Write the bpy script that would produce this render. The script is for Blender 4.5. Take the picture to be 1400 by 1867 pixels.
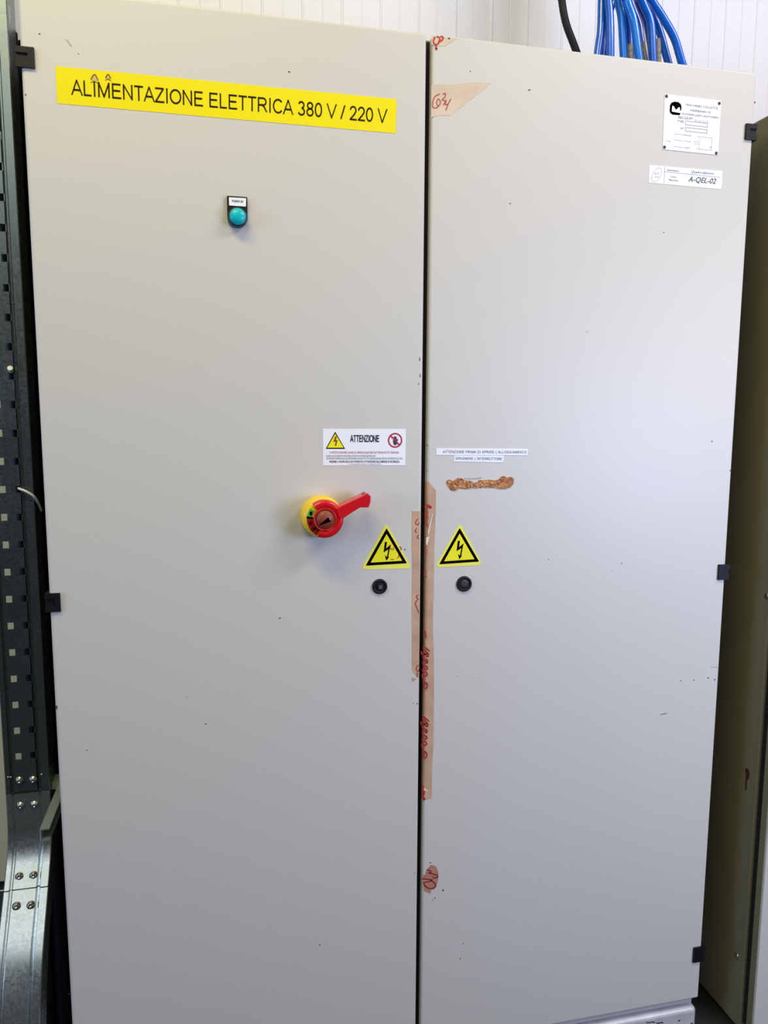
import bpy, bmesh, math, random
from mathutils import Vector, Matrix, noise
random.seed(7)
for o in list(bpy.data.objects): bpy.data.objects.remove(o)
sc = bpy.context.scene
col = sc.collection

# ------------------------------------------------------------------ camera, exposure, lights
F = 1372.0                                   # focal length in pixels of the 1400x1867 frame
CAM = Vector((0.2538, -1.2296, 1.284))
RIGHT = Vector((0.97533214, -0.22069623, 0.00451554))
DOWN = Vector((-0.02359546, -0.12457171, -0.99193001))
FWD = Vector((0.21947773, 0.96735467, -0.12670622))
cd = bpy.data.cameras.new('camera'); cam = bpy.data.objects.new('camera', cd); col.objects.link(cam)
m = Matrix((( RIGHT.x, -DOWN.x, -FWD.x, CAM.x), (RIGHT.y, -DOWN.y, -FWD.y, CAM.y), (RIGHT.z, -DOWN.z, -FWD.z, CAM.z), (0, 0, 0, 1)))
cam.matrix_world = m
cd.sensor_fit = 'VERTICAL'; cd.sensor_height = 36.0; cd.lens = F / 1867 * 36.0; cd.clip_start = 0.05
sc.camera = cam
vs = sc.view_settings
vs.view_transform = 'Standard'; vs.look = 'None'; vs.gamma = 1.0; vs.use_curve_mapping = False
vs.exposure = -0.05

def area(name, loc, target, sx, sy, power, color):
    d = bpy.data.lights.new(name, 'AREA'); d.shape = 'RECTANGLE'; d.size = sx; d.size_y = sy
    d.energy = power; d.color = color
    o = bpy.data.objects.new(name, d); col.objects.link(o); o.location = loc
    o.rotation_euler = (Vector(target) - Vector(loc)).to_track_quat('-Z', 'Y').to_euler()
    return o
area('ceiling_lamp_right', (2.0, -1.3, 3.0), (1.2, 0, 1.4), 1.3, 0.35, 32.0, (0.88, 0.87, 0.92))
area('ceiling_lamp_left', (-0.3, -1.1, 3.0), (0.2, 0, 1.5), 1.3, 0.35, 27.0, (1.0, 0.87, 0.34))
area('ceiling_lamp_rear', (-0.9, -2.75, 3.0), (0.3, 0, 1.2), 2.2, 1.0, 12.0, (0.9, 0.95, 1.0))
area('doorway_right_upper', (2.1, -1.3, 1.55), (0.9, 0, 1.15), 0.45, 0.5, 7.0, (1.0, 0.88, 0.74))
area('doorway_right_far', (1.9, -2.1, 1.4), (0.8, 0, 1.0), 0.6, 0.6, 13.5, (0.45, 0.58, 1.0))
area('doorway_right_low', (1.7, -1.2, 1.12), (0.9, 0, 0.95), 0.4, 0.4, 10.5, (0.45, 0.58, 1.0))
area('window_left', (-2.2, -1.1, 1.5), (0.2, 0, 1.3), 0.8, 0.8, 29.0, (0.42, 0.58, 1.0))
w = bpy.data.worlds.new('hall_light'); sc.world = w; w.use_nodes = True
bg = w.node_tree.nodes['Background']; bg.inputs[0].default_value = (0.7, 0.8, 1.0, 1); bg.inputs[1].default_value = 0.04

# ------------------------------------------------------------------ helpers
def at(px, py, Y=0.0):
    """point of the vertical plane y=Y seen at a pixel of the photograph"""
    r = RIGHT * (px - 700) + DOWN * (py - 933.5) + FWD * F
    return CAM + r * ((Y - CAM.y) / r.y)
def srgb(r, g, b):
    f = lambda c: (c / 255 / 12.92) if c / 255 <= 0.04045 else ((c / 255 + 0.055) / 1.055) ** 2.4
    return (f(r), f(g), f(b), 1)
def mat(name, color, rough=0.5, metal=0.0, coat=0.0, bump=0.0, bscale=300, vary=0.0, vscale=6, color2=None, spec=0.5, bdist=0.001):
    M = bpy.data.materials.new(name); M.use_nodes = True; nt = M.node_tree; b = nt.nodes['Principled BSDF']
    b.inputs['Base Color'].default_value = color; b.inputs['Roughness'].default_value = rough
    b.inputs['Metallic'].default_value = metal; b.inputs['Coat Weight'].default_value = coat
    b.inputs['Specular IOR Level'].default_value = spec
    tc = nt.nodes.new('ShaderNodeTexCoord')
    if bump:
        n = nt.nodes.new('ShaderNodeTexNoise'); n.inputs['Scale'].default_value = bscale; n.inputs['Detail'].default_value = 2
        bp = nt.nodes.new('ShaderNodeBump'); bp.inputs['Strength'].default_value = bump; bp.inputs['Distance'].default_value = bdist
        nt.links.new(tc.outputs['Object'], n.inputs['Vector']); nt.links.new(n.outputs['Fac'], bp.inputs['Height'])
        nt.links.new(bp.outputs['Normal'], b.inputs['Normal'])
    if vary or color2:
        n = nt.nodes.new('ShaderNodeTexNoise'); n.inputs['Scale'].default_value = vscale; n.inputs['Detail'].default_value = 6
        r = nt.nodes.new('ShaderNodeValToRGB'); r.color_ramp.elements[0].position = 0.35; r.color_ramp.elements[1].position = 0.65
        c2 = color2 or tuple(c * (1 - vary) for c in color[:3]) + (1,)
        r.color_ramp.elements[0].color = c2; r.color_ramp.elements[1].color = color
        nt.links.new(tc.outputs['Object'], n.inputs['Vector']); nt.links.new(n.outputs['Fac'], r.inputs['Fac'])
        nt.links.new(r.outputs['Color'], b.inputs['Base Color'])
    return M
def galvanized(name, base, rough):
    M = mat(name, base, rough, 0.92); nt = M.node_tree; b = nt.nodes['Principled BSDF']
    tc = nt.nodes.new('ShaderNodeTexCoord'); v = nt.nodes.new('ShaderNodeTexVoronoi'); v.inputs['Scale'].default_value = 260
    n = nt.nodes.new('ShaderNodeTexNoise'); n.inputs['Scale'].default_value = 14; n.inputs['Detail'].default_value = 5
    mx = nt.nodes.new('ShaderNodeMath'); mx.operation = 'MULTIPLY'
    r = nt.nodes.new('ShaderNodeMapRange'); r.inputs['To Min'].default_value = rough - 0.05; r.inputs['To Max'].default_value = rough + 0.07
    r.inputs['From Max'].default_value = 0.5
    nt.links.new(tc.outputs['Object'], v.inputs['Vector']); nt.links.new(tc.outputs['Object'], n.inputs['Vector'])
    nt.links.new(v.outputs['Color'], mx.inputs[0]); nt.links.new(n.outputs['Fac'], mx.inputs[1])
    nt.links.new(mx.outputs[0], r.inputs['Value']); nt.links.new(r.outputs[0], b.inputs['Roughness'])
    return M

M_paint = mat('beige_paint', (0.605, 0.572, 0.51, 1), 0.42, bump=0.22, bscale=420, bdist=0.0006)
M_paint_shade = mat('shade_darkened_olive_paint', (0.20, 0.185, 0.115, 1), 0.5, bump=0.2, bscale=420, bdist=0.0006)  # olive tone darkened to carry the shade of the gap between cabinets
M_rust = mat('rust_chip', srgb(70, 28, 20), 0.8)
M_chip = mat('dark_chip', srgb(60, 58, 55), 0.7)
M_scr = mat('scratch', srgb(215, 220, 228), 0.5)
M_dark = mat('dark_interior', srgb(14, 13, 12), 0.8)
M_plastic = mat('black_plastic', srgb(15, 15, 19), 0.5, spec=0.3)
M_black = mat('black_ink', srgb(6, 5, 5), 0.8, spec=0.0)
M_ink = mat('brown_black_ink', srgb(44, 28, 8), 0.7, spec=0.2)
M_yellow = mat('yellow_vinyl', (0.86, 0.71, 0.0, 1), 0.55, spec=0.25)
M_yellowe = mat('pale_yellow_vinyl', (0.86, 0.80, 0.11, 1), 0.5, spec=0.3)
M_warn = mat('warning_yellow', (0.88, 0.80, 0.01, 1), 0.5, spec=0.3)
M_white = mat('white_label', (0.86, 0.86, 0.88, 1), 0.5)
M_plate = mat('white_plate', (0.88, 0.88, 0.90, 1), 0.4)
M_grey = mat('grey_print', srgb(98, 100, 106), 0.6)
M_lgrey = mat('light_grey_print', srgb(165, 168, 184), 0.6)
M_redink = mat('red_ink', srgb(168, 40, 50), 0.6)
M_marker = mat('red_marker', srgb(165, 28, 18), 0.6)
M_tape = mat('brown_tape', srgb(206, 166, 134), 0.4, vary=0.22, vscale=30)
M_tapep = mat('pale_tape', srgb(216, 194, 168), 0.4, vary=0.16, vscale=18)
M_tapeed = mat('tape_edge', srgb(226, 214, 200), 0.5)
M_glue = mat('dried_glue', srgb(196, 128, 52), 0.45, bump=0.9, bscale=260, color2=srgb(140, 74, 26), vscale=130, bdist=0.002)
M_gluep = mat('pale_glue', srgb(216, 176, 120), 0.5)
M_red = mat('red_plastic', srgb(205, 12, 22), 0.3, coat=0.3)
M_redd = mat('dark_red_plastic', srgb(150, 14, 20), 0.4)
M_syel = mat('switch_yellow', srgb(246, 205, 32), 0.35)
M_brown = mat('brown_disc', srgb(140, 58, 34), 0.45)
M_green = mat('green_mark', srgb(70, 175, 50), 0.5)
M_teal = mat('teal_lens', srgb(0, 184, 190), 0.3, coat=0.0, spec=0.4)
M_tealr = mat('dark_teal_ring', srgb(4, 60, 66), 0.35)
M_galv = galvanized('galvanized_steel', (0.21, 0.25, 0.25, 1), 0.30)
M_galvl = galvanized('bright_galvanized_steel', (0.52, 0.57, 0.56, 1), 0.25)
M_bolt = mat('zinc_bolt', (0.6, 0.58, 0.54, 1), 0.3, 1.0)
M_wall = mat('white_wall_panel', (0.77, 0.76, 0.82, 1), 0.5)
M_blue = mat('blue_cable_sheath', srgb(4, 92, 205), 0.25, coat=0.4)
M_bluel = mat('light_blue_cable_sheath', srgb(14, 116, 220), 0.25, coat=0.4)
M_blued = mat('dark_blue_cable_sheath', srgb(8, 62, 160), 0.25, coat=0.4)
M_cblack = mat('black_rubber', srgb(14, 14, 16), 0.5, spec=0.3)
M_cgrey = mat('grey_sheath', srgb(150, 138, 122), 0.6, vary=0.5, vscale=200)
M_plinth = mat('scuffed_steel', (0.66, 0.63, 0.64, 1), 0.42, 0.1, color2=(0.50, 0.47, 0.47, 1), vscale=16)
M_floor = mat('concrete_floor', srgb(50, 48, 46), 0.7, vary=0.3, vscale=3)
M_ceil = mat('ceiling_white', (0.6, 0.6, 0.58, 1), 0.8)
M_tie = mat('white_nylon', srgb(225, 225, 215), 0.4)

class MB:
    def __init__(s): s.v = []; s.f = []; s.m = []; s.sm = []
    def add(s, vs_, fs, mi=0, smooth=False):
        n = len(s.v); s.v += [Vector(p) for p in vs_]
        for f in fs: s.f.append(tuple(i + n for i in f)); s.m.append(mi); s.sm.append(smooth)
    def box(s, x0, x1, y0, y1, z0, z1, mi=0):
        P = [(x, y, z) for x in (x0, x1) for y in (y0, y1) for z in (z0, z1)]
        s.add(P, [(0, 1, 3, 2), (4, 6, 7, 5), (0, 4, 5, 1), (2, 3, 7, 6), (0, 2, 6, 4), (1, 5, 7, 3)], mi)
    def prism(s, pts, d, mi=0):
        """polygon of 3D points extruded by vector d (front = pts)"""
        n = len(pts); d = Vector(d); P = [Vector(p) for p in pts]
        s.add(P + [p + d for p in P], [tuple(range(n)), tuple(range(2 * n - 1, n - 1, -1))] + [(i, i + n, (i + 1) % n + n, (i + 1) % n) for i in range(n)], mi)
    def poly(s, pts, mi=0): s.add(pts, [tuple(range(len(pts)))], mi)
    def ribbon(s, pts, wd, mi=0):
        P = [Vector(p) for p in pts]; L = []; Rr = []
        for i, p in enumerate(P):
            t = (P[min(i + 1, len(P) - 1)] - P[max(i - 1, 0)]); 
            if t.length < 1e-9: t = Vector((1, 0, 0))
            t.normalize(); nrm = Vector((-t.z, 0, t.x)); L.append(p + nrm * wd / 2); Rr.append(p - nrm * wd / 2)
        n = len(P); s.add(L + Rr, [(i, i + 1, i + 1 + n, i + n) for i in range(n - 1)], mi)
    def tube(s, pts, r, seg=14, mi=0, cap=True):
        P = [Vector(p) for p in pts]; n = len(P); V = []
        a = None
        for i, p in enumerate(P):
            t = (P[min(i + 1, n - 1)] - P[max(i - 1, 0)]).normalized()
            if a is None: a = t.cross(Vector((0.3, 1, 0.2))).normalized()
            a = (a - t * a.dot(t)).normalized(); b = t.cross(a)
            rr = r[i] if isinstance(r, (list, tuple)) else r
            V += [p + (a * math.cos(k * 2 * math.pi / seg) + b * math.sin(k * 2 * math.pi / seg)) * rr for k in range(seg)]
        s.add(V, [(i * seg + k, i * seg + (k + 1) % seg, (i + 1) * seg + (k + 1) % seg, (i + 1) * seg + k) for i in range(n - 1) for k in range(seg)], mi, True)
        if cap: s.add([V[k] for k in range(seg)] , [tuple(range(seg - 1, -1, -1))], mi); s.add(V[-seg:], [tuple(range(seg))], mi)
    def lathe(s, c, prof, seg=48, mi=0, axis=(0, -1, 0), smooth=True, a0=0.0, a1=2 * math.pi):
        """profile (radius, height) turned about an axis through c"""
        c = Vector(c); ax = Vector(axis).normalized(); u = ax.cross(Vector((0, 0, 1)))
        u = Vector((1, 0, 0)) if u.length < 1e-6 else u.normalized(); v = ax.cross(u)
        if ax.y < -0.9: u = Vector((1, 0, 0)); v = Vector((0, 0, 1)); u = (u - ax * u.dot(ax)).normalized(); v = (v - ax * v.dot(ax)).normalized()
        full = abs(a1 - a0 - 2 * math.pi) < 1e-6; ns = seg if full else seg + 1; V = []
        for (r, h) in prof:
            V += [c + ax * h + (u * math.cos(a0 + (a1 - a0) * k / seg) + v * math.sin(a0 + (a1 - a0) * k / seg)) * r for k in range(ns)]
        Fc = []
        for i in range(len(prof) - 1):
            for k in range(seg):
                k2 = (k + 1) % ns if full else k + 1
                Fc.append((i * ns + k, i * ns + k2, (i + 1) * ns + k2, (i + 1) * ns + k))
        s.add(V, Fc, mi, smooth)
        if prof[-1][0] > 1e-5 and full: s.add(V[-ns:], [tuple(range(ns))], mi)
    def text(s, txt, corners, u0, u1, v0, v1, mi=0, off=0.0003, bold=0.0, shear=0.0, fill=True):
        """flat letters inside the u,v box of the quad TL,TR,BR,BL (u right, v down)"""
        me = text_mesh(txt, bold, shear)
        X = [p[0] for p in me[0]]; Yv = [p[1] for p in me[0]]
        if not X: return
        x0, x1, y0, y1 = min(X), max(X), min(Yv), max(Yv)
        V = []
        for (x, y) in me[0]:
            u = u0 + (x - x0) / (x1 - x0) * (u1 - u0); v = v1 - (y - y0) / (y1 - y0) * (v1 - v0)
            V.append(bil(corners, u, v) + Vector((0, -off, 0)))
        s.add(V, me[1], mi)
    def build(s, name, mats, parent=None, origin=None, bevel=0, seg=3):
        me = bpy.data.meshes.new(name); o0 = Vector(origin) if origin else Vector((0, 0, 0))
        base = Vector((0, 0, 0))
        if parent is not None:
            p = parent
            while p is not None: base += p.location; p = p.parent
        if not isinstance(mats, (list, tuple)): mats = [mats]
        org = o0 if parent is None else base
        me.from_pydata([tuple(v - org) for v in s.v], [], s.f)
        for mm in mats: me.materials.append(mm)
        for p, mi, sm in zip(me.polygons, s.m, s.sm): p.material_index = mi; p.use_smooth = sm
        me.validate(); me.update()
        o = bpy.data.objects.new(name, me); col.objects.link(o)
        if parent is not None: o.parent = parent
        else: o.location = o0
        if bevel:
            b = o.modifiers.new('bevel', 'BEVEL'); b.width = bevel; b.segments = seg; b.limit_method = 'ANGLE'; b.angle_limit = math.radians(40)
        return o
_tc = {}
def text_mesh(txt, bold, shear):
    k = (txt, bold, shear)
    if k in _tc: return _tc[k]
    c = bpy.data.curves.new('t', 'FONT'); c.body = txt; c.size = 1; c.offset = bold; c.shear = shear; c.fill_mode = 'BOTH'; c.resolution_u = 3
    o = bpy.data.objects.new('t', c); col.objects.link(o)
    dg = bpy.context.evaluated_depsgraph_get(); dg.update()
    me = bpy.data.meshes.new_from_object(o.evaluated_get(dg))
    r = ([(v.co.x, v.co.y) for v in me.vertices], [tuple(p.vertices) for p in me.polygons])
    bpy.data.objects.remove(o); bpy.data.curves.remove(c); bpy.data.meshes.remove(me)
    _tc[k] = r; return r
def bil(c, u, v):
    return (c[0] * (1 - u) + c[1] * u) * (1 - v) + (c[3] * (1 - u) + c[2] * u) * v
def tag(o, label=None, cat=None, group=None, kind=None):
    if label: o['label'] = label
    if cat: o['category'] = cat
    if group: o['group'] = group
    if kind: o['kind'] = kind
    return o
def empty(name, loc, label=None, cat=None, group=None):
    o = bpy.data.objects.new(name, None); col.objects.link(o); o.location = loc; o.empty_display_size = 0.02
    return tag(o, label, cat, group)
def smooth_path(P, n=8):
    P = [Vector(p) for p in P]; out = []
    for i in range(len(P) - 1):
        p0 = P[max(i - 1, 0)]; p1 = P[i]; p2 = P[i + 1]; p3 = P[min(i + 2, len(P) - 1)]
        for k in range(n):
            t = k / n
            out.append(0.5 * ((2 * p1) + (p2 - p0) * t + (2 * p0 - 5 * p1 + 4 * p2 - p3) * t * t + (3 * p1 - p0 - 3 * p2 + p3) * t ** 3))
    out.append(P[-1]); return out

# monoline grotesque capitals and figures: name -> (width, strokes); (x, y) with y up, cap height 1
def _arc(cx, cy, rx, ry, a0, a1, n=10): return [(cx + rx * math.cos(math.radians(a0 + (a1 - a0) * k / n)), cy + ry * math.sin(math.radians(a0 + (a1 - a0) * k / n))) for k in range(n + 1)]
G_ = {
 'A': (.93, [[(.03, 0), (.465, 1), (.90, 0)], [(.19, .34), (.74, .34)]]),
 'B': (.93, [[(.13, .06), (.13, .94), (.50, .94)] + _arc(.52, .74, .25, .20, 85, -85) + [(.13, .53)], [(.50, .53)] + _arc(.54, .295, .29, .235, 85, -85) + [(.13, .06)]]),
 'C': (1.0, [_arc(.54, .5, .44, .44, 40, 322, 20)]),
 'D': (1.0, [[(.13, .06), (.13, .94), (.48, .94)] + _arc(.48, .5, .42, .44, 85, -85, 14) + [(.13, .06)]]),
 'E': (.93, [[(.85, .94), (.15, .94), (.15, .06), (.88, .06)], [(.15, .52), (.80, .52)]]),
 'F': (.85, [[(.80, .94), (.15, .94), (.15, 0)], [(.15, .50), (.70, .50)]]),
 'G': (1.08, [_arc(.56, .5, .46, .44, 42, 330, 20) + [(.95, .45), (.58, .45)]]),
 'H': (1.0, [[(.14, 0), (.14, 1)], [(.86, 0), (.86, 1)], [(.14, .53), (.86, .53)]]),
 'I': (.39, [[(.195, 0), (.195, 1)]]),
 'L': (.78, [[(.14, 1), (.14, .06), (.74, .06)]]),
 'M': (1.16, [[(.14, 0), (.14, .99), (.58, .06), (1.02, .99), (1.02, 0)]]),
 'N': (1.0, [[(.14, 0), (.14, .97), (.86, .03), (.86, 1)]]),
 'O': (1.08, [_arc(.54, .5, .46, .44, 0, 360, 28)]),
 'P': (.93, [[(.14, 0), (.14, .94), (.52, .94)] + _arc(.54, .69, .29, .25, 85, -85) + [(.14, .44)]]),
 'R': (1.0, [[(.14, 0), (.14, .94), (.56, .94)] + _arc(.58, .71, .27, .23, 85, -85) + [(.14, .48)], [(.52, .48), (.68, .36), (.93, 0)]]),
 'S': (.93, [_arc(.46, .73, .33, .215, 15, 250, 12) + _arc(.46, .28, .35, .23, 75, -165, 12)]),
 'T': (.85, [[(.03, .94), (.82, .94)], [(.425, .94), (.425, 0)]]),
 'U': (1.0, [[(.13, 1), (.13, .40)] + _arc(.5, .40, .37, .345, 185, 355, 12) + [(.87, 1)]]),
 'V': (.93, [[(.03, 1), (.465, .02), (.90, 1)]]),
 'W': (1.3, [[(.03, 1), (.33, .03), (.65, .95), (.97, .03), (1.27, 1)]]),
 'Z': (.85, [[(.07, .94), (.76, .94), (.07, .06), (.80, .06)]]),
 '0': (.78, [_arc(.39, .5, .30, .44, 0, 360, 24)]),
 '2': (.78, [_arc(.38, .70, .28, .245, 170, -25, 12) + [(.46, .38), (.10, .06), (.72, .06)]]),
 '3': (.78, [_arc(.36, .73, .25, .21, 165, -85, 12), _arc(.37, .29, .29, .23, 85, -165, 12)]),
 '8': (.78, [_arc(.39, .735, .24, .205, 0, 360, 20), _arc(.39, .29, .29, .235, 0, 360, 20)]),
 '/': (.39, [[(.0, 0), (.39, 1)]]), "'": (.26, [[(.13, 1), (.13, .72)]]), ' ': (.37, []),
}
def miter(P, h):
    closed = abs(P[0][0] - P[-1][0]) < 1e-6 and abs(P[0][1] - P[-1][1]) < 1e-6; n = len(P); L = []; R_ = []
    for i in range(n):
        a = P[i - 1] if i > 0 else (P[-2] if closed else None); c = P[i + 1] if i < n - 1 else (P[1] if closed else None); p = P[i]
        def nd(q, r): dx, dy = r[0] - q[0], r[1] - q[1]; l = math.hypot(dx, dy) or 1e-9; return (-dy / l, dx / l)
        if a is None: nx, ny = nd(p, c); k = 1
        elif c is None: nx, ny = nd(a, p); k = 1
        else:
            n1, n2 = nd(a, p), nd(p, c); nx, ny = n1[0] + n2[0], n1[1] + n2[1]; l = math.hypot(nx, ny) or 1e-9; nx /= l; ny /= l
            k = min(1 / max(nx * n1[0] + ny * n1[1], .01), 2.0)
        L.append((p[0] + nx * h * k, p[1] + ny * h * k)); R_.append((p[0] - nx * h * k, p[1] - ny * h * k))
    return L, R_
def split_sharp(st, ext):
    out = []; cur = [st[0]]
    for i in range(1, len(st)):
        cur.append(st[i])
        if i < len(st) - 1:
            a, p, c = st[i - 1], st[i], st[i + 1]; d1 = (p[0] - a[0], p[1] - a[1]); d2 = (c[0] - p[0], c[1] - p[1])
            if (d1[0] * d2[0] + d1[1] * d2[1]) / (math.hypot(*d1) * math.hypot(*d2) + 1e-9) < -0.25:
                out.append(cur); cur = [p]
    out.append(cur)
    if len(out) > 1:
        for q in out:
            for e, f in ((0, 1), (-1, -2)):
                d = (q[e][0] - q[f][0], q[e][1] - q[f][1]); l = math.hypot(*d) or 1
                q[e] = (q[e][0] + d[0] / l * ext, q[e][1] + d[1] / l * ext)
    return out
def sans(b, txt, corners, u0, u1, v0, v1, mi, off=0.0003, wt=0.12, gap=0.04):
    """the text in even strokes, stretched into the u,v box of a quad"""
    tot = sum(G_[c][0] + gap for c in txt) - gap; x = 0
    for ch in txt:
        wd, S = G_[ch]
        for st in [q for st in S for q in split_sharp(st, wt * .3)]:
            L, R_ = miter(st, wt / 2); n = len(L)
            V = [bil(corners, u0 + (x + p[0]) / tot * (u1 - u0), v1 - min(max(p[1], 0), 1) * (v1 - v0)) + Vector((0, -off, 0)) for p in L + R_]
            b.add(V, [(i, i + 1, i + 1 + n, i + n) for i in range(n - 1)], mi)
        x += wd + gap

# ------------------------------------------------------------------ the setting
WY = 0.46                                     # front of the back wall
b = MB(); b.box(-4, 6, -5, WY + 0.1, -0.1, 0); tag(b.build('floor', M_floor), kind='structure')
b = MB(); prof = []
x = -4.0
PITCH = 0.0418; x = 0.7505 - PITCH * 110
while x < 5.5:                                # micro-ribbed panel: alternating narrow grooves and raised beads
    k = round((x - 0.7505) / PITCH)
    if k % 2 == 0: prof += [(x - 0.0016, WY), (x - 0.0006, WY + 0.0012), (x + 0.0006, WY + 0.0012), (x + 0.0016, WY)]
    else: prof += [(x - 0.003, WY), (x - 0.0012, WY - 0.0018), (x + 0.0012, WY - 0.0018), (x + 0.003, WY)]
    x += PITCH
n = len(prof)
b.add([(p[0], p[1], z) for z in (0, 3.6) for p in prof], [(i, i + 1, i + 1 + n, i + n) for i in range(n - 1)])
b.box(prof[0][0], prof[-1][0], WY + 0.01, WY + 0.08, 0, 3.6)
tag(b.build('wall_back', M_wall), kind='structure')
b = MB(); b.box(-4, 6, -5, WY + 0.1, 3.6, 3.7); tag(b.build('ceiling', M_ceil), kind='structure')

# ------------------------------------------------------------------ main cabinet
TOP, BOT, W = 1.8845, 0.1004, 1.2
SPLIT_L, SPLIT_R = 0.5985, 0.6085
cab = empty('electrical_cabinet', (0.6, 0.2, 0), 'large beige two-door electrical cabinet standing against the white ribbed wall', 'cabinet')
b = MB()
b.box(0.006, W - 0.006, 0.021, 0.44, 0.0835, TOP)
body = b.build('cabinet_body', M_paint_shade, cab, bevel=0.003)  # darkened body colour, cuts bounced light in the side gap
b = MB(); b.box(0.008, W - 0.008, 0.010, 0.021, 0.0835, 0.0998); b.build('bottom_rail', M_paint, cab, bevel=0.001)
b = MB(); b.box(SPLIT_L - 0.02, SPLIT_R + 0.03, 0.0195, 0.0215, BOT + 0.01, TOP - 0.004)
b.build('door_gasket', M_dark, cab)
b = MB()
b.box(-0.004, W + 0.002, 0.004, 0.42, 0.0, 0.0745, 0)
pl = b.build('plinth', [M_plinth, M_black], cab, bevel=0.009, seg=5)
tag(pl, 'scuffed pale metal plinth')
b = MB()
for (px, py, l) in [(1186, 1864, 16), (1203, 1865, 12), (1238, 1861, 3), (1261, 1866, 4)]:
    b = MB(); b.ribbon([at(px + l * (k / 5 - 0.5), py + math.sin(k * 1.3) * 0.8, 0.0035) for k in range(6)], 0.002)
    b.build('scuff_mark', M_black, pl)

def specks(b, lst, mi):
    for (px, py, wd, hg, ang) in lst:
        c = at(px, py, -0.0002); n = 9; P = []
        for k in range(n):
            a = k * 2 * math.pi / n; r = 0.7 + 0.5 * random.random()
            u = math.cos(a) * wd * r * 0.00045; v = math.sin(a) * hg * r * 0.00045
            P.append(c + Vector((u * math.cos(ang) - v * math.sin(ang), 0, u * math.sin(ang) + v * math.cos(ang))))
        b.poly(P, mi)

dl = MB(); dl.box(0.0, SPLIT_L, 0.0, 0.02, BOT, TOP)
door_l = dl.build('door', M_paint, cab, bevel=0.0048, seg=5); tag(door_l, 'left door with the rotary switch')
dr = MB(); dr.box(SPLIT_R, W, 0.0, 0.02, BOT, TOP)
door_r = dr.build('door', M_paint, cab, bevel=0.0034, seg=4); tag(door_r, 'right door with the nameplate')

b = MB()
specks(b, [(72, 62, 3, 3, 0), (527, 131, 4, 3, 0), (47, 173, 2, 4, 0), (375, 1320, 5, 2, .2), (510, 1127, 5, 2, .3), (158, 1368, 3, 1.5, 0),
           (583, 1723, 3, 3, 0), (340, 1271, 2, 1, 0), (761, 1283, 3, 3, 0), (753, 1282, 3, 1.6, 0), (765, 655, 2, 7, 0), (766, 685, 2, 9, 0), (763, 700, 2, 3, 0),
           (103, 1290, 3, 8, 0), (756, 1592, 2, 3, 0), (143, 98, 2, 1.5, 0), (738, 1002, 3, 4, 0), (126, 1812, 3, 3, 0)], 0)
b.build('paint_chips', M_chip, door_l)['kind'] = 'stuff'
for (p, q, wd) in [((121, 72), (131, 85), .0018), ((452, 1724), (476, 1708), .0007), ((530, 1682), (556, 1682), .0005)]:
    b = MB(); b.ribbon([at(p[0] + (q[0] - p[0]) * k / 4, p[1] + (q[1] - p[1]) * k / 4 + (k % 2) * .6, -0.0002) for k in range(5)], wd)
    b.build('scratch', M_scr if wd < .001 else mat('faint_scratch', srgb(168, 158, 144), .5), door_l)
b = MB()
specks(b, [(965, 164, 6, 2.4, .3), (857, 130, 3, 1.6, 0), (808, 1623, 4, 4, 0), (793, 1637, 3, 3, .5), (789, 1641, 2.5, 2, .5), (1133, 1027, 2, 3, 0), (1210, 424, 3, 2, 0), (1241, 1241, 2, 3, 0),
           (1265, 1240, 4, 3, .5), (1291, 1236, 3, 4, 0), (1303, 1239, 4, 4, 0), (1376, 187, 3, 5, 0), (1298, 805, 3, 3, 0), (930, 371, 4, 1.6, 0), (784, 1573, 6, 2, -.6),
           (779, 812, 2, 3, 0), (778, 858, 2, 3, 0), (778, 838, 2, 2, 0), (1070, 605, 4, 1.2, 0), (1331, 858, 3, 3, 0), (844, 1720, 2.5, 2.5, 0), (839, 1748, 2.5, 3, 0),
           (874, 1235, 2, 1.4, 0), (833, 1234, 2, 1.4, 0), (1116, 1040, 2, 1, 0), (1000, 1020, 2, 2, 0)], 0)
b.ribbon([at(1296 + k * 3, 1217 - (k % 2) * .8, -0.0002) for k in range(5)], .0005)
b.ribbon([at(1204 + k * 3, 1303 - k * .6, -0.0002) for k in range(5)], .0012)
b.build('paint_chips', M_chip, door_r)['kind'] = 'stuff'

def make_hinge(px0, px1, py0, py1, side, door):
    c0 = at(px0, py0, -0.003); c1 = at(px1, py1, -0.003)
    z0, z1 = c1.z, c0.z
    if side < 0: xi, xo = c1.x, min(c0.x, -0.006)
    else: xi, xo = c0.x, W + 0.006
    lo, hi = min(xi, xo), max(xi, xo); wd = hi - lo; hh = z1 - z0
    b = MB()                                     # C-shaped cover: spine, upper and lower arm, recessed knuckle
    sp = wd * 0.34
    if side < 0: b.box(hi - sp, hi, -0.004, 0.02, z0, z1); a0, a1 = lo, hi - sp
    else: b.box(lo, lo + sp, -0.004, 0.02, z0, z1); a0, a1 = lo + sp, hi
    b.box(a0, a1, -0.004, 0.02, z0, z0 + hh * 0.33); b.box(a0, a1, -0.004, 0.02, z1 - hh * 0.3, z1)
    b.box(a0, a1, -0.0012, 0.02, z0 + hh * 0.33, z1 - hh * 0.3)
    b.box(lo if side < 0 else hi - 0.006, lo + 0.006 if side < 0 else hi, 0.0, 0.035, z0 + 0.002, z1 - 0.002)
    h = b.build('hinge', M_plastic, door)
    b = MB(); xc = (a0 + a1) / 2
    b.tube([(xc, 0.0015, z0 + hh * 0.36), (xc, 0.0015, z1 - hh * 0.34)], 0.0028, 10)
    return h
make_hinge(36, 63.5, 84, 124.5, -1, door_l)
make_hinge(86, 110.8, 1082.5, 1115, -1, door_l)
make_hinge(120, 144, 1915, 1940, -1, door_l)
make_hinge(1361, 1378, 225, 256, 1, door_r)
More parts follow.
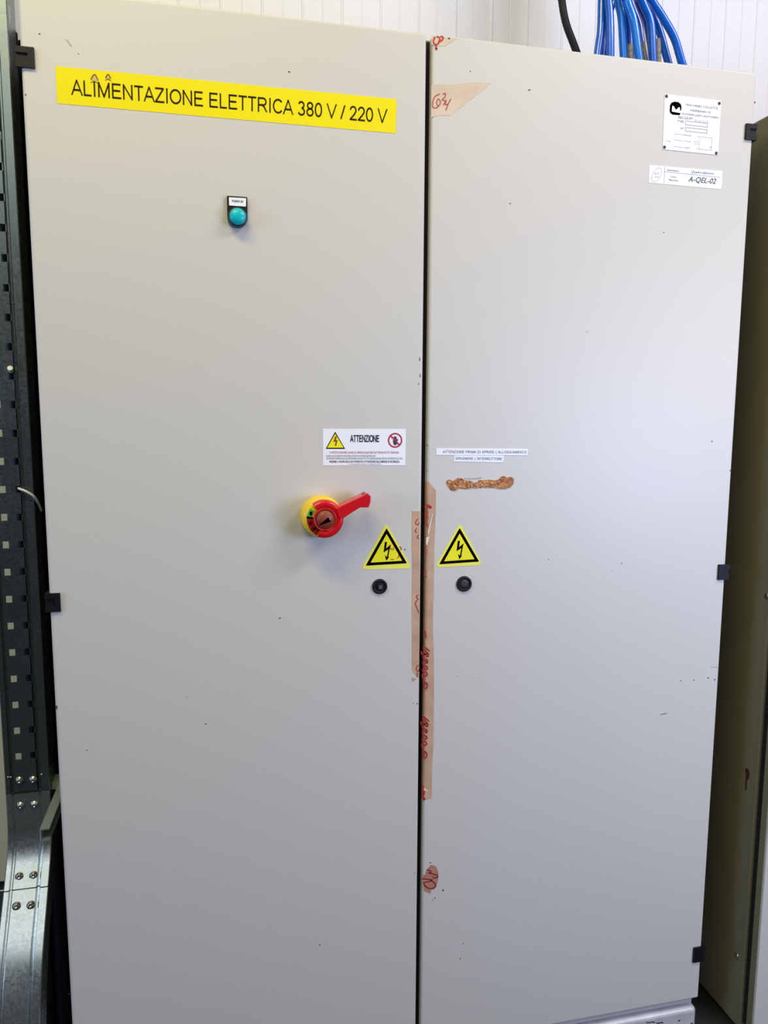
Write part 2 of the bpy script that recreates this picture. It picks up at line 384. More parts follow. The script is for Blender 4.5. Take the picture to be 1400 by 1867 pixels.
make_hinge(1311, 1326, 1029.6, 1056.6, 1, door_r)
make_hinge(1265.4, 1279, 1729, 1752.6, 1, door_r)

# locks: one per door
def lock(px, py, pin, door):
    c = at(px, py, 0.0); r = (at(px + 13.6, py) - c).length
    b = MB(); b.lathe((c.x, 0.004, c.z), [(r, 0), (r, 0.006), (r * 0.94, 0.0078), (r * 0.72, 0.008), (r * 0.66, 0.0062)], 40)
    l = b.build('lock', M_plastic, door)
    b = MB()
    if pin:
        b.lathe((c.x, 0.004, c.z), [(r * 0.45, 0.006), (r * 0.45, 0.0074), (r * 0.34, 0.0074), (r * 0.34, 0.0066)], 30)
        b.box(c.x - 0.003, c.x + 0.0035, -0.0066, 0.0, c.z - 0.0032, c.z + 0.0032, 1)
        l2 = b
        n0 = len(l.data.materials)
        l.data.materials.append(M_bolt)
        merge(l, b, 1)
    else:
        b.lathe((c.x, 0.004, c.z), [(r * 0.62, 0.0055), (r * 0.60, 0.0066), (r * 0.3, 0.0068), (0.0002, 0.0068)], 30, 1)
        l.data.materials.append(mat('brown_plug', srgb(52, 40, 42), 0.5)); merge(l, b, 1)
    return l
def merge(o, b, _):
    base = Vector((0, 0, 0)); p = o.parent
    while p is not None: base += p.location; p = p.parent
    bm = bmesh.new(); bm.from_mesh(o.data); vs_ = [bm.verts.new(v - base) for v in b.v]
    for f, mi, sm in zip(b.f, b.m, b.sm):
        try: fc = bm.faces.new([vs_[i] for i in f]); fc.material_index = mi; fc.smooth = sm
        except ValueError: pass
    bm.to_mesh(o.data); bm.free()
tag(lock(692, 1069, True, door_l), 'black round lock with a square steel pin')
tag(lock(845.8, 1064.3, False, door_r), 'black round lock with a brown plug')

# ------------------------------------------------------------------ writing and signs on the doors
def sheet(px4, th=0.0005, ybase=0.0):
    c = [at(px, py, ybase - th) for (px, py) in px4]
    return c
def plate(b, c, th, mi=0, y=0.0): b.prism(c, (0, th, 0), mi)

c = sheet([(101.4, 120.5), (723.2, 180.8), (721.3, 243.2), (104.4, 188.4)])
b = MB(); plate(b, c, 0.0005)
sans(b, 'ALIMENTAZIONE ELETTRICA 380 V / 220 V', c, 0.040, 0.970, 0.315, 0.735, 1, 0.0003, wt=.13)
def quadline(b, c, pts, wd, mi, off=0.0003):
    b.ribbon([bil(c, u, v) + Vector((0, -off, 0)) for (u, v) in pts], wd, mi)
for (px, py, s_) in [(172, 142, 1.0), (197, 140, .7)]:
    b.poly([at(px - 7 * s_, py + 4 * s_, -.0009), at(px - 2 * s_, py - 7 * s_, -.0009), at(px + 2 * s_, py - 7 * s_, -.0009), at(px + 8 * s_, py + 5 * s_, -.0009)], 3)
    b.ribbon([at(px + dx * s_, py + dy * s_, -.0011) for dx, dy in [(-6, 3), (-4, -2), (-1, -6), (2, -6), (4, -1), (7, 4)]], 0.0014, 2)
    b.ribbon([at(px + dx * s_, py + dy * s_, -.0011) for dx, dy in [(-7, 9), (-2, 6), (3, 7), (8, 11)]], 0.0008, 2)
o = b.build('sign_label', [M_yellow, M_ink, mat('brown_tear', srgb(96, 66, 30), .6), mat('tear_paper', srgb(206, 180, 90), .6)], None, at(412, 184))
tag(o, 'long yellow label reading ALIMENTAZIONE ELETTRICA 380 V / 220 V on the left door', 'label')

def bolt_shape(b, c, mi, off=0.0004):
    """lightning arrow in unit box u,v"""
    pts = [(0.36, 0.05), (0.62, 0.03), (0.50, 0.40), (0.98, 0.22), (0.72, 0.70), (0.86, 0.72), (0.52, 1.0), (0.40, 0.62), (0.55, 0.68), (0.66, 0.42), (0.10, 0.62)]
    b.poly([bil(c, u, v) + Vector((0, -off, 0)) for u, v in pts], mi)
def rounded_tri(P, r, n=5):
    out = []; m_ = len(P)
    for i in range(m_):
        p = P[i]; a = (P[i - 1] - p); c_ = (P[(i + 1) % m_] - p); la = a.length; lc = c_.length
        a = p + a * (r / la); c_ = p + c_ * (r / lc)
        for k in range(n + 1):
            t = k / n; out.append(a * (1 - t) ** 2 + p * 2 * t * (1 - t) + c_ * t * t)
    return out
def warning(tri, tri_k, bolt_px, label, extra=None):
    b = MB(); th = 0.0005
    P = [at(x, y, -th) for x, y in tri]
    b.prism(rounded_tri(P, 0.011), (0, th, 0), 2)
    K = [at(x, y, -th - 0.0002) for x, y in tri_k]; b.poly(rounded_tri(K, 0.002), 1)
    cen = sum(K, Vector()) / 3
    inr = [cen + (k - cen) * 0.76 + Vector((0, -0.0002, 0)) for k in K]; b.poly(inr, 0)
    bx = bolt_px; c = [at(x, y, -th - 0.0004) for x, y in bx]
    def q(u, v): return bil(c, u, v) + Vector((0, -0.0003, 0))
    b.poly([q(*p) for p in [(0.20, 0.0), (0.50, 0.0), (0.36, 0.36), (1.0, 0.14), (0.66, 0.84), (0.50, 0.80), (0.70, 0.40), (0.02, 0.58)]], 1)
    b.poly([q(*p) for p in [(0.22, 0.74), (0.46, 0.82), (0.80, 0.82), (0.40, 1.04)]], 1)
    if extra: extra(b)
    o = b.build('warning_sign', [M_warn, M_black, M_yellowe, M_marker], None, at(sum(x for x, y in tri) / 3, sum(y for x, y in tri) / 3))
    tag(o, label, 'warning sign', 'yellow high-voltage triangles by the door locks'); return o
def red_scribble(b):
    for L in [[(712, 993), (711, 998), (714, 1002), (718, 1002), (717, 998)], [(729, 996), (732, 1001), (730, 1003)], [(712, 1020), (718, 1020)], [(724, 1018), (728, 1014), (726, 1012)]]:
        b.ribbon([at(x, y, -0.0013) for x, y in L], 0.0013, 3)
warning([(704, 953), (751.5, 1036.5), (657.5, 1038.5)], [(704.8, 963), (742, 1027), (666.5, 1031.5)], [(699, 988), (712, 988), (712, 1021), (699, 1021)],
        'yellow electric-shock triangle on the left door, marked with red scribbles', red_scribble)
warning([(838.5, 953), (880, 1030), (792.5, 1035)], [(838, 962.5), (873.5, 1024), (800.5, 1029)], [(832, 986), (845, 986), (845, 1018.5), (832, 1018.5)],
        'clean yellow electric-shock triangle on the right door above the plugged lock')

# attention sign
c = sheet([(588.5, 782), (740, 782.2), (739, 848.5), (589, 848.5)])
b = MB(); plate(b, c, 0.0005)
def qp(c, u, v, off=0.0003): return bil(c, u, v) + Vector((0, -off, 0))
b.poly([qp(c, .145, .075), qp(c, .262, .545), qp(c, .032, .545)], 1)
b.poly([qp(c, .145, .13, .0005), qp(c, .245, .515, .0005), qp(c, .050, .515, .0005)], 2)
b.poly([qp(c, *p, .0007) for p in [(.145, .20), (.165, .20), (.152, .31), (.175, .30), (.158, .42), (.163, .42), (.150, .48), (.138, .42), (.145, .42), (.150, .345), (.122, .36)]], 3)
sans(b, 'ATTENZIONE', c, .325, .675, .165, .36, 4, .0003, wt=.25)
cc = qp(c, .868, .31); rr = (qp(c, .957, .31) - cc).length
ring = []
for k in range(40):
    a = k * 2 * math.pi / 40
    ring.append((math.cos(a), math.sin(a)))
V = [cc + Vector((x * rr, 0, y * rr)) for x, y in ring] + [cc + Vector((x * rr * .80, 0, y * rr * .80)) for x, y in ring]
b.add(V, [(k, (k + 1) % 40, (k + 1) % 40 + 40, k + 40) for k in range(40)], 5)
hand = [(-.16, -.62), (.20, -.62), (.26, -.2), (.42, .1), (.34, .2), (.22, .05), (.20, .5), (.08, .5), (.06, .2), (.03, .55), (-.07, .55), (-.09, .2), (-.12, .48), (-.22, .46), (-.22, .1), (-.30, -.1)]
b.poly([cc + Vector((x * rr, -.0001, y * rr)) for x, y in hand], 4)
d = Vector((-.70, 0, .70)); nn = Vector((.70, 0, .70)) * 0.10
b.poly([cc + (d + nn) * rr * .97 + Vector((0, -.0003, 0)), cc + (-d + nn) * rr * .97 + Vector((0, -.0003, 0)), cc + (-d - nn) * rr * .97 + Vector((0, -.0003, 0)), cc + (d - nn) * rr * .97 + Vector((0, -.0003, 0))], 5)
b.text('È VIETATO ESEGUIRE LAVORI SU APPARECCHIATURE ELETTRICHE SOTTO TENSIONE', c, .08, .915, .60, .675, 6, .0003)
b.text('ECCEZIONI: SONO CONSENTITI LAVORI URGENTI SU PARTI SE CON TENSIONE NON PERICOLOSA', c, .035, .63, .715, .765, 7)
b.text('CHE VENGONO ORDINATI DAL CAPO RESPONSABILE E LADDOVE TUTTE LE MISURE NECESSARIE SIANO STATE PREDISPOSTE E LAVORI', c, .035, .96, .785, .835, 7)
b.text('INIZIARE I LAVORI SOLO AD AVVENUTA ATTUAZIONE DELLE MISURE DI SICUREZZA', c, .075, .925, .865, .925, 4, .0003, bold=0.015)
b.text('LA VIOLAZIONE È PUNITA A NORMA DI LEGGE', c, .30, .70, .945, .98, 8)
o = b.build('warning_notice', [M_white, M_black, M_warn, mat('bolt_brown', srgb(140, 60, 20), .6), mat('navy_ink', srgb(42, 44, 58), .6), mat('crimson', srgb(178, 32, 62), .5), M_redink, M_grey, M_grey], None, at(664, 815))
tag(o, 'white ATTENZIONE notice with yellow triangle and red prohibition circle above the switch', 'notice')

# embossed labels on the right door
c = sheet([(795.5, 817.5), (962.8, 818.6), (961.6, 830.2), (795.2, 829.5)], 0.0007)
b = MB(); plate(b, c, 0.0007)
sans(b, "ATTENZIONE PRIMA DI APRIRE L'ALLOGGIAMENTO", c, .07, .985, .30, .70, 1, wt=.15, gap=.14)
o = b.build('label_strip', [M_white, mat('violet_ink', srgb(90, 86, 112), .6)], None, at(879, 824))
tag(o, 'upper, longer white label strip beginning ATTENZIONE PRIMA DI APRIRE', 'label', 'white label strips on the right door')
c = sheet([(828, 830.4), (918.5, 830.9), (917.3, 843), (827.2, 841.5)], 0.0007)
b = MB(); plate(b, c, 0.0007)
sans(b, "SPEGNERE L'INTERRUTTORE", c, .03, .97, .28, .68, 1, wt=.15, gap=.14)
o = b.build('label_strip', [M_white, bpy.data.materials['violet_ink']], None, at(872, 836))
tag(o, "lower, shorter white label strip reading SPEGNERE L'INTERRUTTORE", 'label', 'white label strips on the right door')

# nameplate, riveted
NP = [(1212, 171.5), (1315, 184), (1309, 282.5), (1208, 272)]
npo = empty('nameplate', at(1261, 227), 'square white riveted maker nameplate with black logo high on the right door', 'nameplate')
c = sheet(NP, 0.0010)
b = MB(); plate(b, c, 0.0010)
def local(cx, u, v): return qp(c, u, v, .0002)
lg = [(.095, .19), (.12, .14), (.17, .115), (.24, .115), (.285, .15), (.30, .20), (.295, .26), (.275, .26), (.272, .205), (.25, .205), (.205, .26), (.165, .20), (.135, .19), (.132, .30), (.285, .31), (.275, .35), (.15, .355), (.11, .335), (.095, .30)]
b.poly([local(c, u, v) for u, v in lg], 1)
b.text('– MACHINES COLLETTE', c, .33, .945, .125, .165, 2)
b.text('KEERBAAN 70', c, .46, .82, .215, .255, 2)
b.text('WOMMELGEM (ANTWERP)', c, .31, .965, .30, .345, 2)
b.text('BELGIUM', c, .255, .50, .365, .41, 2)
b.text('TEL. 031 53 9 55', c, .53, .79, .40, .425, 3)
b.text('TYPE', c, .24, .35, .44, .485, 2); b.text('Nº', c, .30, .36, .565, .605, 2)
def frame(u0, v0, u1, v1, wd, mi=2):
    P = [(u0, v0), (u1, v0), (u1, v1), (u0, v1), (u0, v0)]
    for i in range(4): b.ribbon([local(c, *P[i]), local(c, *P[i + 1])], wd, mi)
frame(.385, .44, .775, .51, .0008); frame(.385, .56, .775, .625, .0008)
def line(u0, v0, u1, v1, wd=.0006, mi=3): b.ribbon([local(c, u0, v0), local(c, u1, v1)], wd, mi)
for v in (.70, .81, .93):
    line(.19, v, .36, v); b.text('PRESSURE' if v < .75 else ('VOLTAGE' if v < .9 else 'CURRENT'), c, .37, .49, v - .012, v + .012, 3)
line(.60, .70, .88, .70); line(.60, .93, .88, .93); line(.87, .70, .87, .93); line(.65, .74, .65, .93, .0004); line(.55, .80, .65, .80); line(.55, .84, .65, .84)
b.text('V Hz', c, .04, .13, .83, .86, 3); b.text('A', c, .84, .87, .86, .89, 3)
b.build('plate', [M_plate, M_black, mat('plate_print', srgb(104, 106, 114), .6), mat('plate_faint', srgb(132, 134, 144), .6)], npo)
for (u, v) in [(.03, .035), (.965, .05), (.03, .96), (.965, .97)]:
    p = qp(c, u, v, 0.0); b = MB(); b.lathe((p.x, -0.0008, p.z), [(0.0028, 0), (0.0026, 0.0010), (0.0016, 0.0018), (0.0003, 0.0021)], 14)
    b.build('rivet', mat('dark_rivet', srgb(86, 74, 66), .5, .3) if 'dark_rivet' not in bpy.data.materials else bpy.data.materials['dark_rivet'], npo)

c = sheet([(1184, 301), (1317, 312), (1315, 345), (1182.5, 333)], 0.0006)
b = MB(); plate(b, c, 0.0006)
line(.205, .02, .205, .98, .0005, 1); line(.205, .30, .97, .36, .0006, 1)
b.text('Denominazione', c, .24, .40, .14, .24, 1, shear=.2); b.text('Quadro elettrico', c, .57, .88, .10, .27, 2, shear=.3)
b.text('Codice', c, .28, .37, .50, .59, 1, shear=.2); b.text('Macchina', c, .265, .39, .68, .79, 1, shear=.2)
b.text('A-QEL-02', c, .53, .92, .44, .80, 3, bold=.012, shear=.3)
cc = qp(c, .10, .52, .0003)
for (a0, a1, rx, rz, w_) in [(20, 200, .008, .014, .0006), (200, 380, .008, .014, .0006)]:
    P = []
    for k in range(19):
        a = math.radians(a0 + (a1 - a0) * k / 18); x_, z_ = rx * math.cos(a), rz * math.sin(a)
        P.append(cc + Vector((x_ * .8 + z_ * .5, 0, -x_ * .5 + z_ * .8)))
    b.ribbon(P, w_, 4)
b.text('ACTI', c, .065, .135, .38, .50, 4); b.text('QUAD', c, .07, .14, .58, .68, 4)
o = b.build('asset_label', [M_white, M_grey, mat('dark_grey_print', srgb(92, 92, 96), .6), mat('code_print', srgb(70, 72, 76), .6), M_lgrey], None, at(1249, 323))
tag(o, 'white rectangular label reading A-QEL-02 just below the nameplate', 'label')

# ------------------------------------------------------------------ pilot light
pc = at(434, 393.6); px_ = 0.000885
pk = (at(449, 393.6) - at(419, 393.6)).length / 30
pil = empty('pilot_light', (pc.x, 0, pc.z), 'teal round pilot light in black holder reading POWER ON on the left door', 'pilot light')
hx0, hx1 = at(414.5, 400, -.006).x, at(451.5, 400, -.006).x; hz1 = at(430, 357.5, -.006).z; cx = (hx0 + hx1) / 2; hr = (hx1 - hx0) / 2; hzc = at(434, 396, -.006).z
P = [(hx1, -.006, hz1), (hx0, -.006, hz1)] + [(cx - hr * math.cos(a), -.006, hzc - hr * math.sin(a)) for a in [math.pi * k / 20 for k in range(21)]]
b = MB(); b.prism(P, (0, .006, 0)); b.build('holder', M_plastic, pil, bevel=.0012)
lc = [at(417.3, 359.6, -.0068), at(448.6, 361.4, -.0068), at(448.3, 376.6, -.0068), at(417.7, 374.4, -.0068)]
b = MB(); b.prism(lc, (0, .0012, 0), 0); sans(b, 'POWER ON', lc, .17, .84, .30, .58, 1, .0002, wt=.2)
b.build('legend_plate', [M_white, mat('legend_ink', srgb(56, 60, 76), .6)], pil)
bc = at(433.3, 395.5, -.012)
b = MB(); b.lathe((bc.x, -.005, bc.z), [(17.4 * pk, 0), (17.4 * pk, .006), (16.2 * pk, .0085), (15.2 * pk, .0085)], 40, 0); b.build('bezel_ring', M_tealr, pil)
b = MB(); R_ = 14.6 * pk; b.lathe((bc.x, -.009, bc.z), [(R_, 0), (R_, .006), (R_ * .93, .0085), (R_ * .75, .0105), (R_ * .45, .0118), (R_ * .1, .0122), (0.0001, .0122)], 40)
b.build('lens', M_teal, pil)

# ------------------------------------------------------------------ rotary switch
s0 = at(584.3, 939.5); k_ = (at(621, 939.5) - s0).length / 36.7; RB = 37 * k_
sw = empty('rotary_switch', (s0.x, 0, s0.z), 'red and yellow rotary isolator switch with raised red lever on the left door', 'switch')
b = MB(); b.lathe((s0.x, 0, s0.z), [(RB, 0), (RB, .012), (RB * .985, .026), (RB * .93, .033), (RB * .80, .034)], 56)
b.build('base_ring', M_syel, sw)
RC = RB * .905
fc = Vector((s0.x + .0004, 0, s0.z - .0004))
b = MB()
# red collar: three quarters of a turned ring, the window is left open at the lower left
A0, A1 = math.radians(-113), math.radians(128)
b.lathe((fc.x, -.030, fc.z), [(RC, 0), (RC, .014), (RC * .96, .0185), (RC * .86, .020), (RC * .60, .0205), (RC * .56, .018)], 60, 0, a0=A0, a1=A1)
for a in (A0, A1):
    P = [fc + Vector((math.cos(a) * r, -.030 - h, math.sin(a) * r)) for r, h in [(RC, 0), (RC, .014), (RC * .96, .0185), (RC * .86, .020), (RC * .56, .0205), (RC * .5, 0)]]
    b.poly(P, 0)
b.build('collar', M_red, sw)
b = MB()                                       # indicator ring seen in the window
b.lathe((fc.x, -.030, fc.z), [(RC, 0), (RC, .012), (RC * .94, .0135), (RC * .56, .0135)], 40, 0, a0=A1, a1=A0 + 2 * math.pi)
def arc(r0, r1, a0, a1, h, mi, n=10):
    V = [fc + Vector((math.cos(math.radians(a0 + (a1 - a0) * k / n)) * r, -h, math.sin(math.radians(a0 + (a1 - a0) * k / n)) * r)) for r in (r0, r1) for k in range(n + 1)]
    b.add(V, [(k, k + 1, k + n + 2, k + n + 1) for k in range(n)], mi)
arc(RC * .58, RC * .93, 176, 244, .0440, 1); arc(RC * .66, RC * .93, 142, 170, .0440, 2); arc(RC * .6, RC * .95, 170, 176, .0442, 3)
for (a, t) in [(156, 'I'), (196, '0'), (222, 'OFF')]:
    p = fc + Vector((math.cos(math.radians(a)) * RC * .78, -.0446, math.sin(math.radians(a)) * RC * .78)); h = .0036
    q4 = [p + Vector((-h, 0, h)), p + Vector((h, 0, h)), p + Vector((h, 0, -h)), p + Vector((-h, 0, -h))]
    b.text(t, q4, .0 if t == 'OFF' else .25, 1. if t == 'OFF' else .75, .1, .9, 3, 0, bold=.02)
b.build('indicator_ring', [M_syel, M_redd, M_green, M_black], sw)
b = MB(); b.lathe((fc.x, -.030, fc.z), [(RC * .60, 0), (RC * .60, .0205), (RC * .575, .0222), (RC * .545, .0222), (RC * .535, .0205)], 40)
b.build('hub_ring', M_red, sw)
b = MB(); b.lathe((fc.x, -.030, fc.z), [(RC * .54, 0.01), (RC * .54, .0208), (0.0001, .0208)], 40, 0)
def fp(px, py, Y): return at(px, py, Y)
b.poly([fp(580.5, 958.5, -.0512), fp(598.5, 942.8, -.0512), (fp(603.5, 951, -.0512))], 1)
b.build('face_disc', [M_brown, M_black], sw)
# lever: tapered bar with a hooked paddle end, top side visible
YF = -.052
front = [(612, 927.5), (640, 914), (663, 903.5), (670, 899), (676.8, 905), (676.2, 914), (672.6, 925.5), (657, 925.5), (643, 934), (628.5, 943.5), (618, 946)]
P = [at(x, y, YF) for x, y in front]
b = MB(); b.prism(P, (0, .033, 0)); lv = b.build('lever', M_red, sw, bevel=.0016)
b = MB(); hp = at(662, 899.5, YF + .006)
b.lathe((hp.x, hp.y, hp.z - .0005), [(.0030, 0), (.0030, .0004)], 16, axis=(-.4, 0, .92)); b.build('padlock_hole', M_dark, lv)

# ------------------------------------------------------------------ tape and residue
def cursive(b, x, y0, y1, amp, loops, mi, wd, Y=-0.0009, lean=0):
    """handwriting running up the tape from y1 (start) to y0"""
    P = []; N = loops * 14
    for k in range(N + 1):
        t = k / N; a = t * loops * 2 * math.pi
        P.append(at(x + lean * t + amp * math.cos(a) * (1.15 if int(t * loops) in (0, loops - 1) else .7), y1 + (y0 - y1) * t + amp * 0.8 * math.sin(a), Y))
    b.ribbon(P, wd, mi)
def strokes(b, L, mi, wd, Y=-0.0009):
    for l in L: b.ribbon(smooth_path([at(x, y, Y) for x, y in l], 5), wd, mi)
def ragged(pts, n=4, amp=.6):
    out = []
    for i in range(len(pts)):
        p, q = pts[i], pts[(i + 1) % len(pts)]
        for k in range(n): out.append((p[0] + (q[0] - p[0]) * k / n + random.uniform(-amp, amp) * (k > 0), p[1] + (q[1] - p[1]) * k / n + random.uniform(-amp, amp) * (k > 0)))
    return out
# left door strip
L = [(751, 932), (766, 932)] + [(767.5, y) for y in (1000, 1100, 1200)] + [(764, 1229), (759, 1235), (751, 1222)]
L = [(751, 932), (765.2, 932), (764.2, 1228), (760, 1235), (755, 1228), (751, 1222), (751, 1160), (750.6, 1100), (751.2, 1040), (750.6, 990)]
b = MB(); b.prism([at(x, y, -.0004) for x, y in ragged(L, 5, .25)], (0, .0003, 0), 0)
b.prism([at(x, y, -.0004) for x, y in [(751, 1235), (760, 1238), (751.5, 1243)]], (0, .0003, 0), 0)
strokes(b, [[(762, 946), (758, 951), (758, 955), (762, 957), (764, 952)], [(760, 963), (757, 968), (760, 971)], [(763, 975), (761, 980), (764, 982)],
            [(763, 1084), (759, 1088), (762, 1092), (757, 1100), (760, 1108), (764, 1118)], [(764, 1213), (760, 1215), (759, 1221), (763, 1224), (764, 1219)], [(760, 1226), (762, 1235)]], 1, .0013)
o = b.build('tape_strip', [M_tape, M_marker], None, at(758, 1080)); tag(o, 'narrow brown tape strip on the left door edge beside the seam', 'tape', 'brown tape strips along the door seam')
# right door strip, wraps round the door edge
xe = SPLIT_R + .0003
L = [(780, 878.5), (787, 885), (794.5, 893.5), (794.5, 925), (793.2, 960), (791.5, 1000), (790.5, 1060), (789, 1140), (790.6, 1185), (791, 1240), (790.2, 1300), (790, 1360), (787.5, 1400), (787, 1451), (784.8, 1458.5), (772, 1458.5)]
zt, zb = at(779, 879).z, at(770, 1458.5).z
P = sorted([at(x, y, -.0004) for x, y in ragged(L[:-1], 3, .3)[:-3]], key=lambda p: -p.z)
P = [Vector((p.x, p.y, min(max(p.z, zb), zt))) for p in P]; n_ = len(P)
b = MB(); b.add([Vector((xe + .0028, -.0004, p.z)) for p in P] + P, [(i, i + 1, i + 1 + n_, i + n_) for i in range(n_ - 1)], 0)
n0 = [Vector((xe + .0028, -.0004, 0)), Vector((xe + .0006, .0004, 0)), Vector((xe - .0005, .0030, 0)), Vector((xe - .0005, .0165, 0))]
for i in range(3):
    a_, c_ = n0[i], n0[i + 1]; b.add([a_ + Vector((0, 0, zt)), a_ + Vector((0, 0, zb)), c_ + Vector((0, 0, zb)), c_ + Vector((0, 0, zt))], [(0, 1, 2, 3)], 0)
# handwriting, three words up the strip
def word(y0, y1, xc):
    h = y1 - y0
    S = [[(xc - 1, y1), (xc + 4, y1 - 2), (xc + 4, y1 - h * .12), (xc - 1, y1 - h * .14), (xc - 2, y1 - 3), (xc - 1, y1)],
         [(xc + 1, y1 - h * .12), (xc - 3, y1 - h * .32), (xc + 5, y1 - h * .34), (xc + 1, y1 - h * .27), (xc - 3, y1 - h * .38), (xc - 2, y1 - h * .45), (xc + 5, y1 - h * .44), (xc + 5, y1 - h * .52),
          (xc - 2, y1 - h * .54), (xc - 2, y1 - h * .62), (xc + 5, y1 - h * .60), (xc + 5, y1 - h * .68), (xc - 2, y1 - h * .70), (xc - 2, y1 - h * .80), (xc + 5, y1 - h * .78), (xc - 3, y1 - h * .92), (xc + 3, y1 - h * .99), (xc + 8, y1 - h * .90)]]
    strokes(b, S, 1, .0022)
def word(y0, y1, xc):
    h = y1 - y0; q = lambda x, t: (xc + x, y1 - h * t)
    S = [[q(1, .16), q(5, .13), q(6, .05), q(3, 0), q(0, .04), q(1, .12), q(-2, .24), q(-3, .34), q(1, .30), q(6, .33), q(3, .40), q(-2, .41), q(-1, .48), q(5, .45), q(6, .51), q(0, .56), q(-2, .62), q(1, .66), q(6, .60)],
         [q(6, .60), q(6, .68), q(0, .70), q(-2, .76), q(2, .81), q(7, .75), q(7, .83), q(-3, .80), q(-5, .88)], [q(7, .83), q(0, .93), q(-1, .99), q(4, .95), q(10, .88)]]
    strokes(b, S, 1, .0024)
word(1178, 1256, 773); word(1306, 1382, 772)
strokes(b, [[(776, 919), (779, 921), (783, 922), (786, 925), (784, 926), (778, 922), (777, 929), (779, 935), (775, 938), (779, 941), (777, 948), (778, 955), (779, 961)], [(778, 980), (779, 984)], [(776, 1000), (775, 1010)],
            [(776, 1040), (774, 1048), (777, 1052)], [(775, 1150), (776, 1163)]], 1, .0024)
strokes(b, [[(771, 1432), (770, 1440), (773, 1446), (770, 1452), (774, 1457), (771, 1458)]], 1, .003)
b.poly([at(x, y, -.0010) for x, y in [(788.3, 937), (789.8, 937.5), (786, 952), (783.5, 966), (781, 976), (780, 970), (782.5, 958), (785, 948)]], 2)
b.poly([at(x, y, -.0010) for x, y in [(773, 1437), (780, 1440.5), (779.5, 1443.5), (772.6, 1440)]], 2)
b.poly([at(x, y, -.0010) for x, y in [(777, 980), (783, 978), (781, 986), (779, 996), (776.5, 990)]], 2)
o = b.build('tape_strip', [M_tape, M_marker, M_tapeed], None, at(782, 1168)); tag(o, 'long brown tape strip with red handwriting wrapped round the right door edge', 'tape', 'brown tape strips along the door seam')
# torn parallelogram high on the right door
L = [(786.5, 155), (826, 153.5), (867, 149.5), (895, 151), (878, 166), (848.5, 188.6), (819, 211), (806, 210.5), (793, 212), (786, 214)]
b = MB(); b.prism([at(x, y, -.0004) for x, y in ragged(L, 3, .35)], (0, .0003, 0), 0)
strokes(b, [[(802, 171), (793, 176), (789, 186), (790, 196), (798, 195), (803, 186), (799, 180), (796, 188), (800, 194)], [(807, 172), (812, 170), (811, 177), (806, 182), (812, 184), (808, 192)], [(814, 182), (812, 190), (817, 189), (822, 180), (816, 192), (813, 201)]], 1, .0014)
o = b.build('tape_strip', [M_tapep, mat('faded_marker', srgb(178, 72, 62), .6)], None, at(830, 180)); tag(o, 'torn pale beige tape triangle with faded red writing, upper right door', 'tape')
L = [(786.5, 66), (833, 70), (824, 76), (810, 84), (794, 84), (786.5, 80)]
b = MB(); b.prism([at(x, y, -.0004) for x, y in ragged(L, 3, .3)], (0, .0003, 0), 0)
strokes(b, [[(793, 67), (790, 76), (794, 81), (799, 79), (802, 70), (796, 66)], [(803, 66), (808, 68), (805, 74), (799, 76)], [(795, 82), (795, 90), (797, 87)]], 1, .0024)
b.poly([at(x, y, -.0009) for x, y in [(817, 68.5), (820.5, 68.5), (820, 71), (817, 71)]], 2)
o = b.build('tape_strip', [M_tapep, mat('marker_bright', srgb(186, 52, 38), .6), M_chip], None, at(806, 75)); tag(o, 'scrap of pale tape with red scrawl at the top corner of the right door', 'tape')
# tape scrap low on the right door
L = [(785.7, 1577), (794.3, 1579.3), (799.3, 1591.4), (798.6, 1602.9), (795, 1617), (791.4, 1621.4), (785.7, 1622), (784.3, 1629.3), (773, 1624.3), (772.1, 1614.3), (769.5, 1605.7), (769, 1598.6), (775, 1594.3), (777.1, 1585.7)]
b = MB(); b.prism([at(x, y, -.0004) for x, y in ragged(L, 2, .4)], (0, .0003, 0), 0)
strokes(b, [[(779, 1586), (785, 1588), (785, 1592), (781, 1591), (788, 1593), (797, 1596), (797, 1600), (789, 1600)], [(769, 1602), (778, 1603), (788, 1604), (783, 1607), (773, 1609)],
            [(772, 1609), (775, 1615), (783, 1620), (792, 1618), (794, 1613), (789, 1607), (784, 1605)]], 1, .0020)
o = b.build('tape_strip', [mat('reddish_tape', srgb(190, 128, 108), .5, vary=.15, vscale=60), mat('marker_dark', srgb(128, 34, 22), .6)], None, at(784, 1602)); tag(o, 'small torn reddish tape scrap with circular scrawl low on the right door', 'tape')
# glue residue
g = [(275, 200), (310, 190), (350, 215), (430, 165), (490, 175), (520, 200), (600, 215), (700, 235), (730, 195), (800, 200), (880, 190), (960, 205), (1010, 185), (1040, 150), (1080, 140), (1130, 160), (1180, 150), (1220, 180),
     (1215, 240), (1180, 290), (1100, 325), (1040, 325), (930, 305), (820, 305), (740, 300), (640, 310), (540, 325), (450, 310), (380, 350), (330, 340), (290, 290), (265, 240)]
G = [(780 + x / 7.78, 850 + y / 7.78) for x, y in g]
b = MB(); b.prism([at(x, y, -.0010) for x, y in ragged(G, 3, .35)], (0, .0010, 0), 0)
for k in range(70):
    x = random.uniform(816, 934); y = 878 + random.uniform(-4, 11)
    yc = 873 + 6 * math.sin((x - 815) / 120 * math.pi) * .6 + 4; y = yc + random.uniform(-3.5, 9)
    if x < 822 or x > 928: y = 880 + random.uniform(-4, 5)
    s_ = random.uniform(.8, 2.2); p = at(x, y + 1, -.0012)
    b.poly([p + Vector((math.cos(a) * s_ * .0009 * random.uniform(.6, 1.4), -random.random() * .0004, math.sin(a) * s_ * .0007 * random.uniform(.6, 1.3))) for a in [j * math.pi / 3 for j in range(6)]], random.choice([1, 1, 2]))
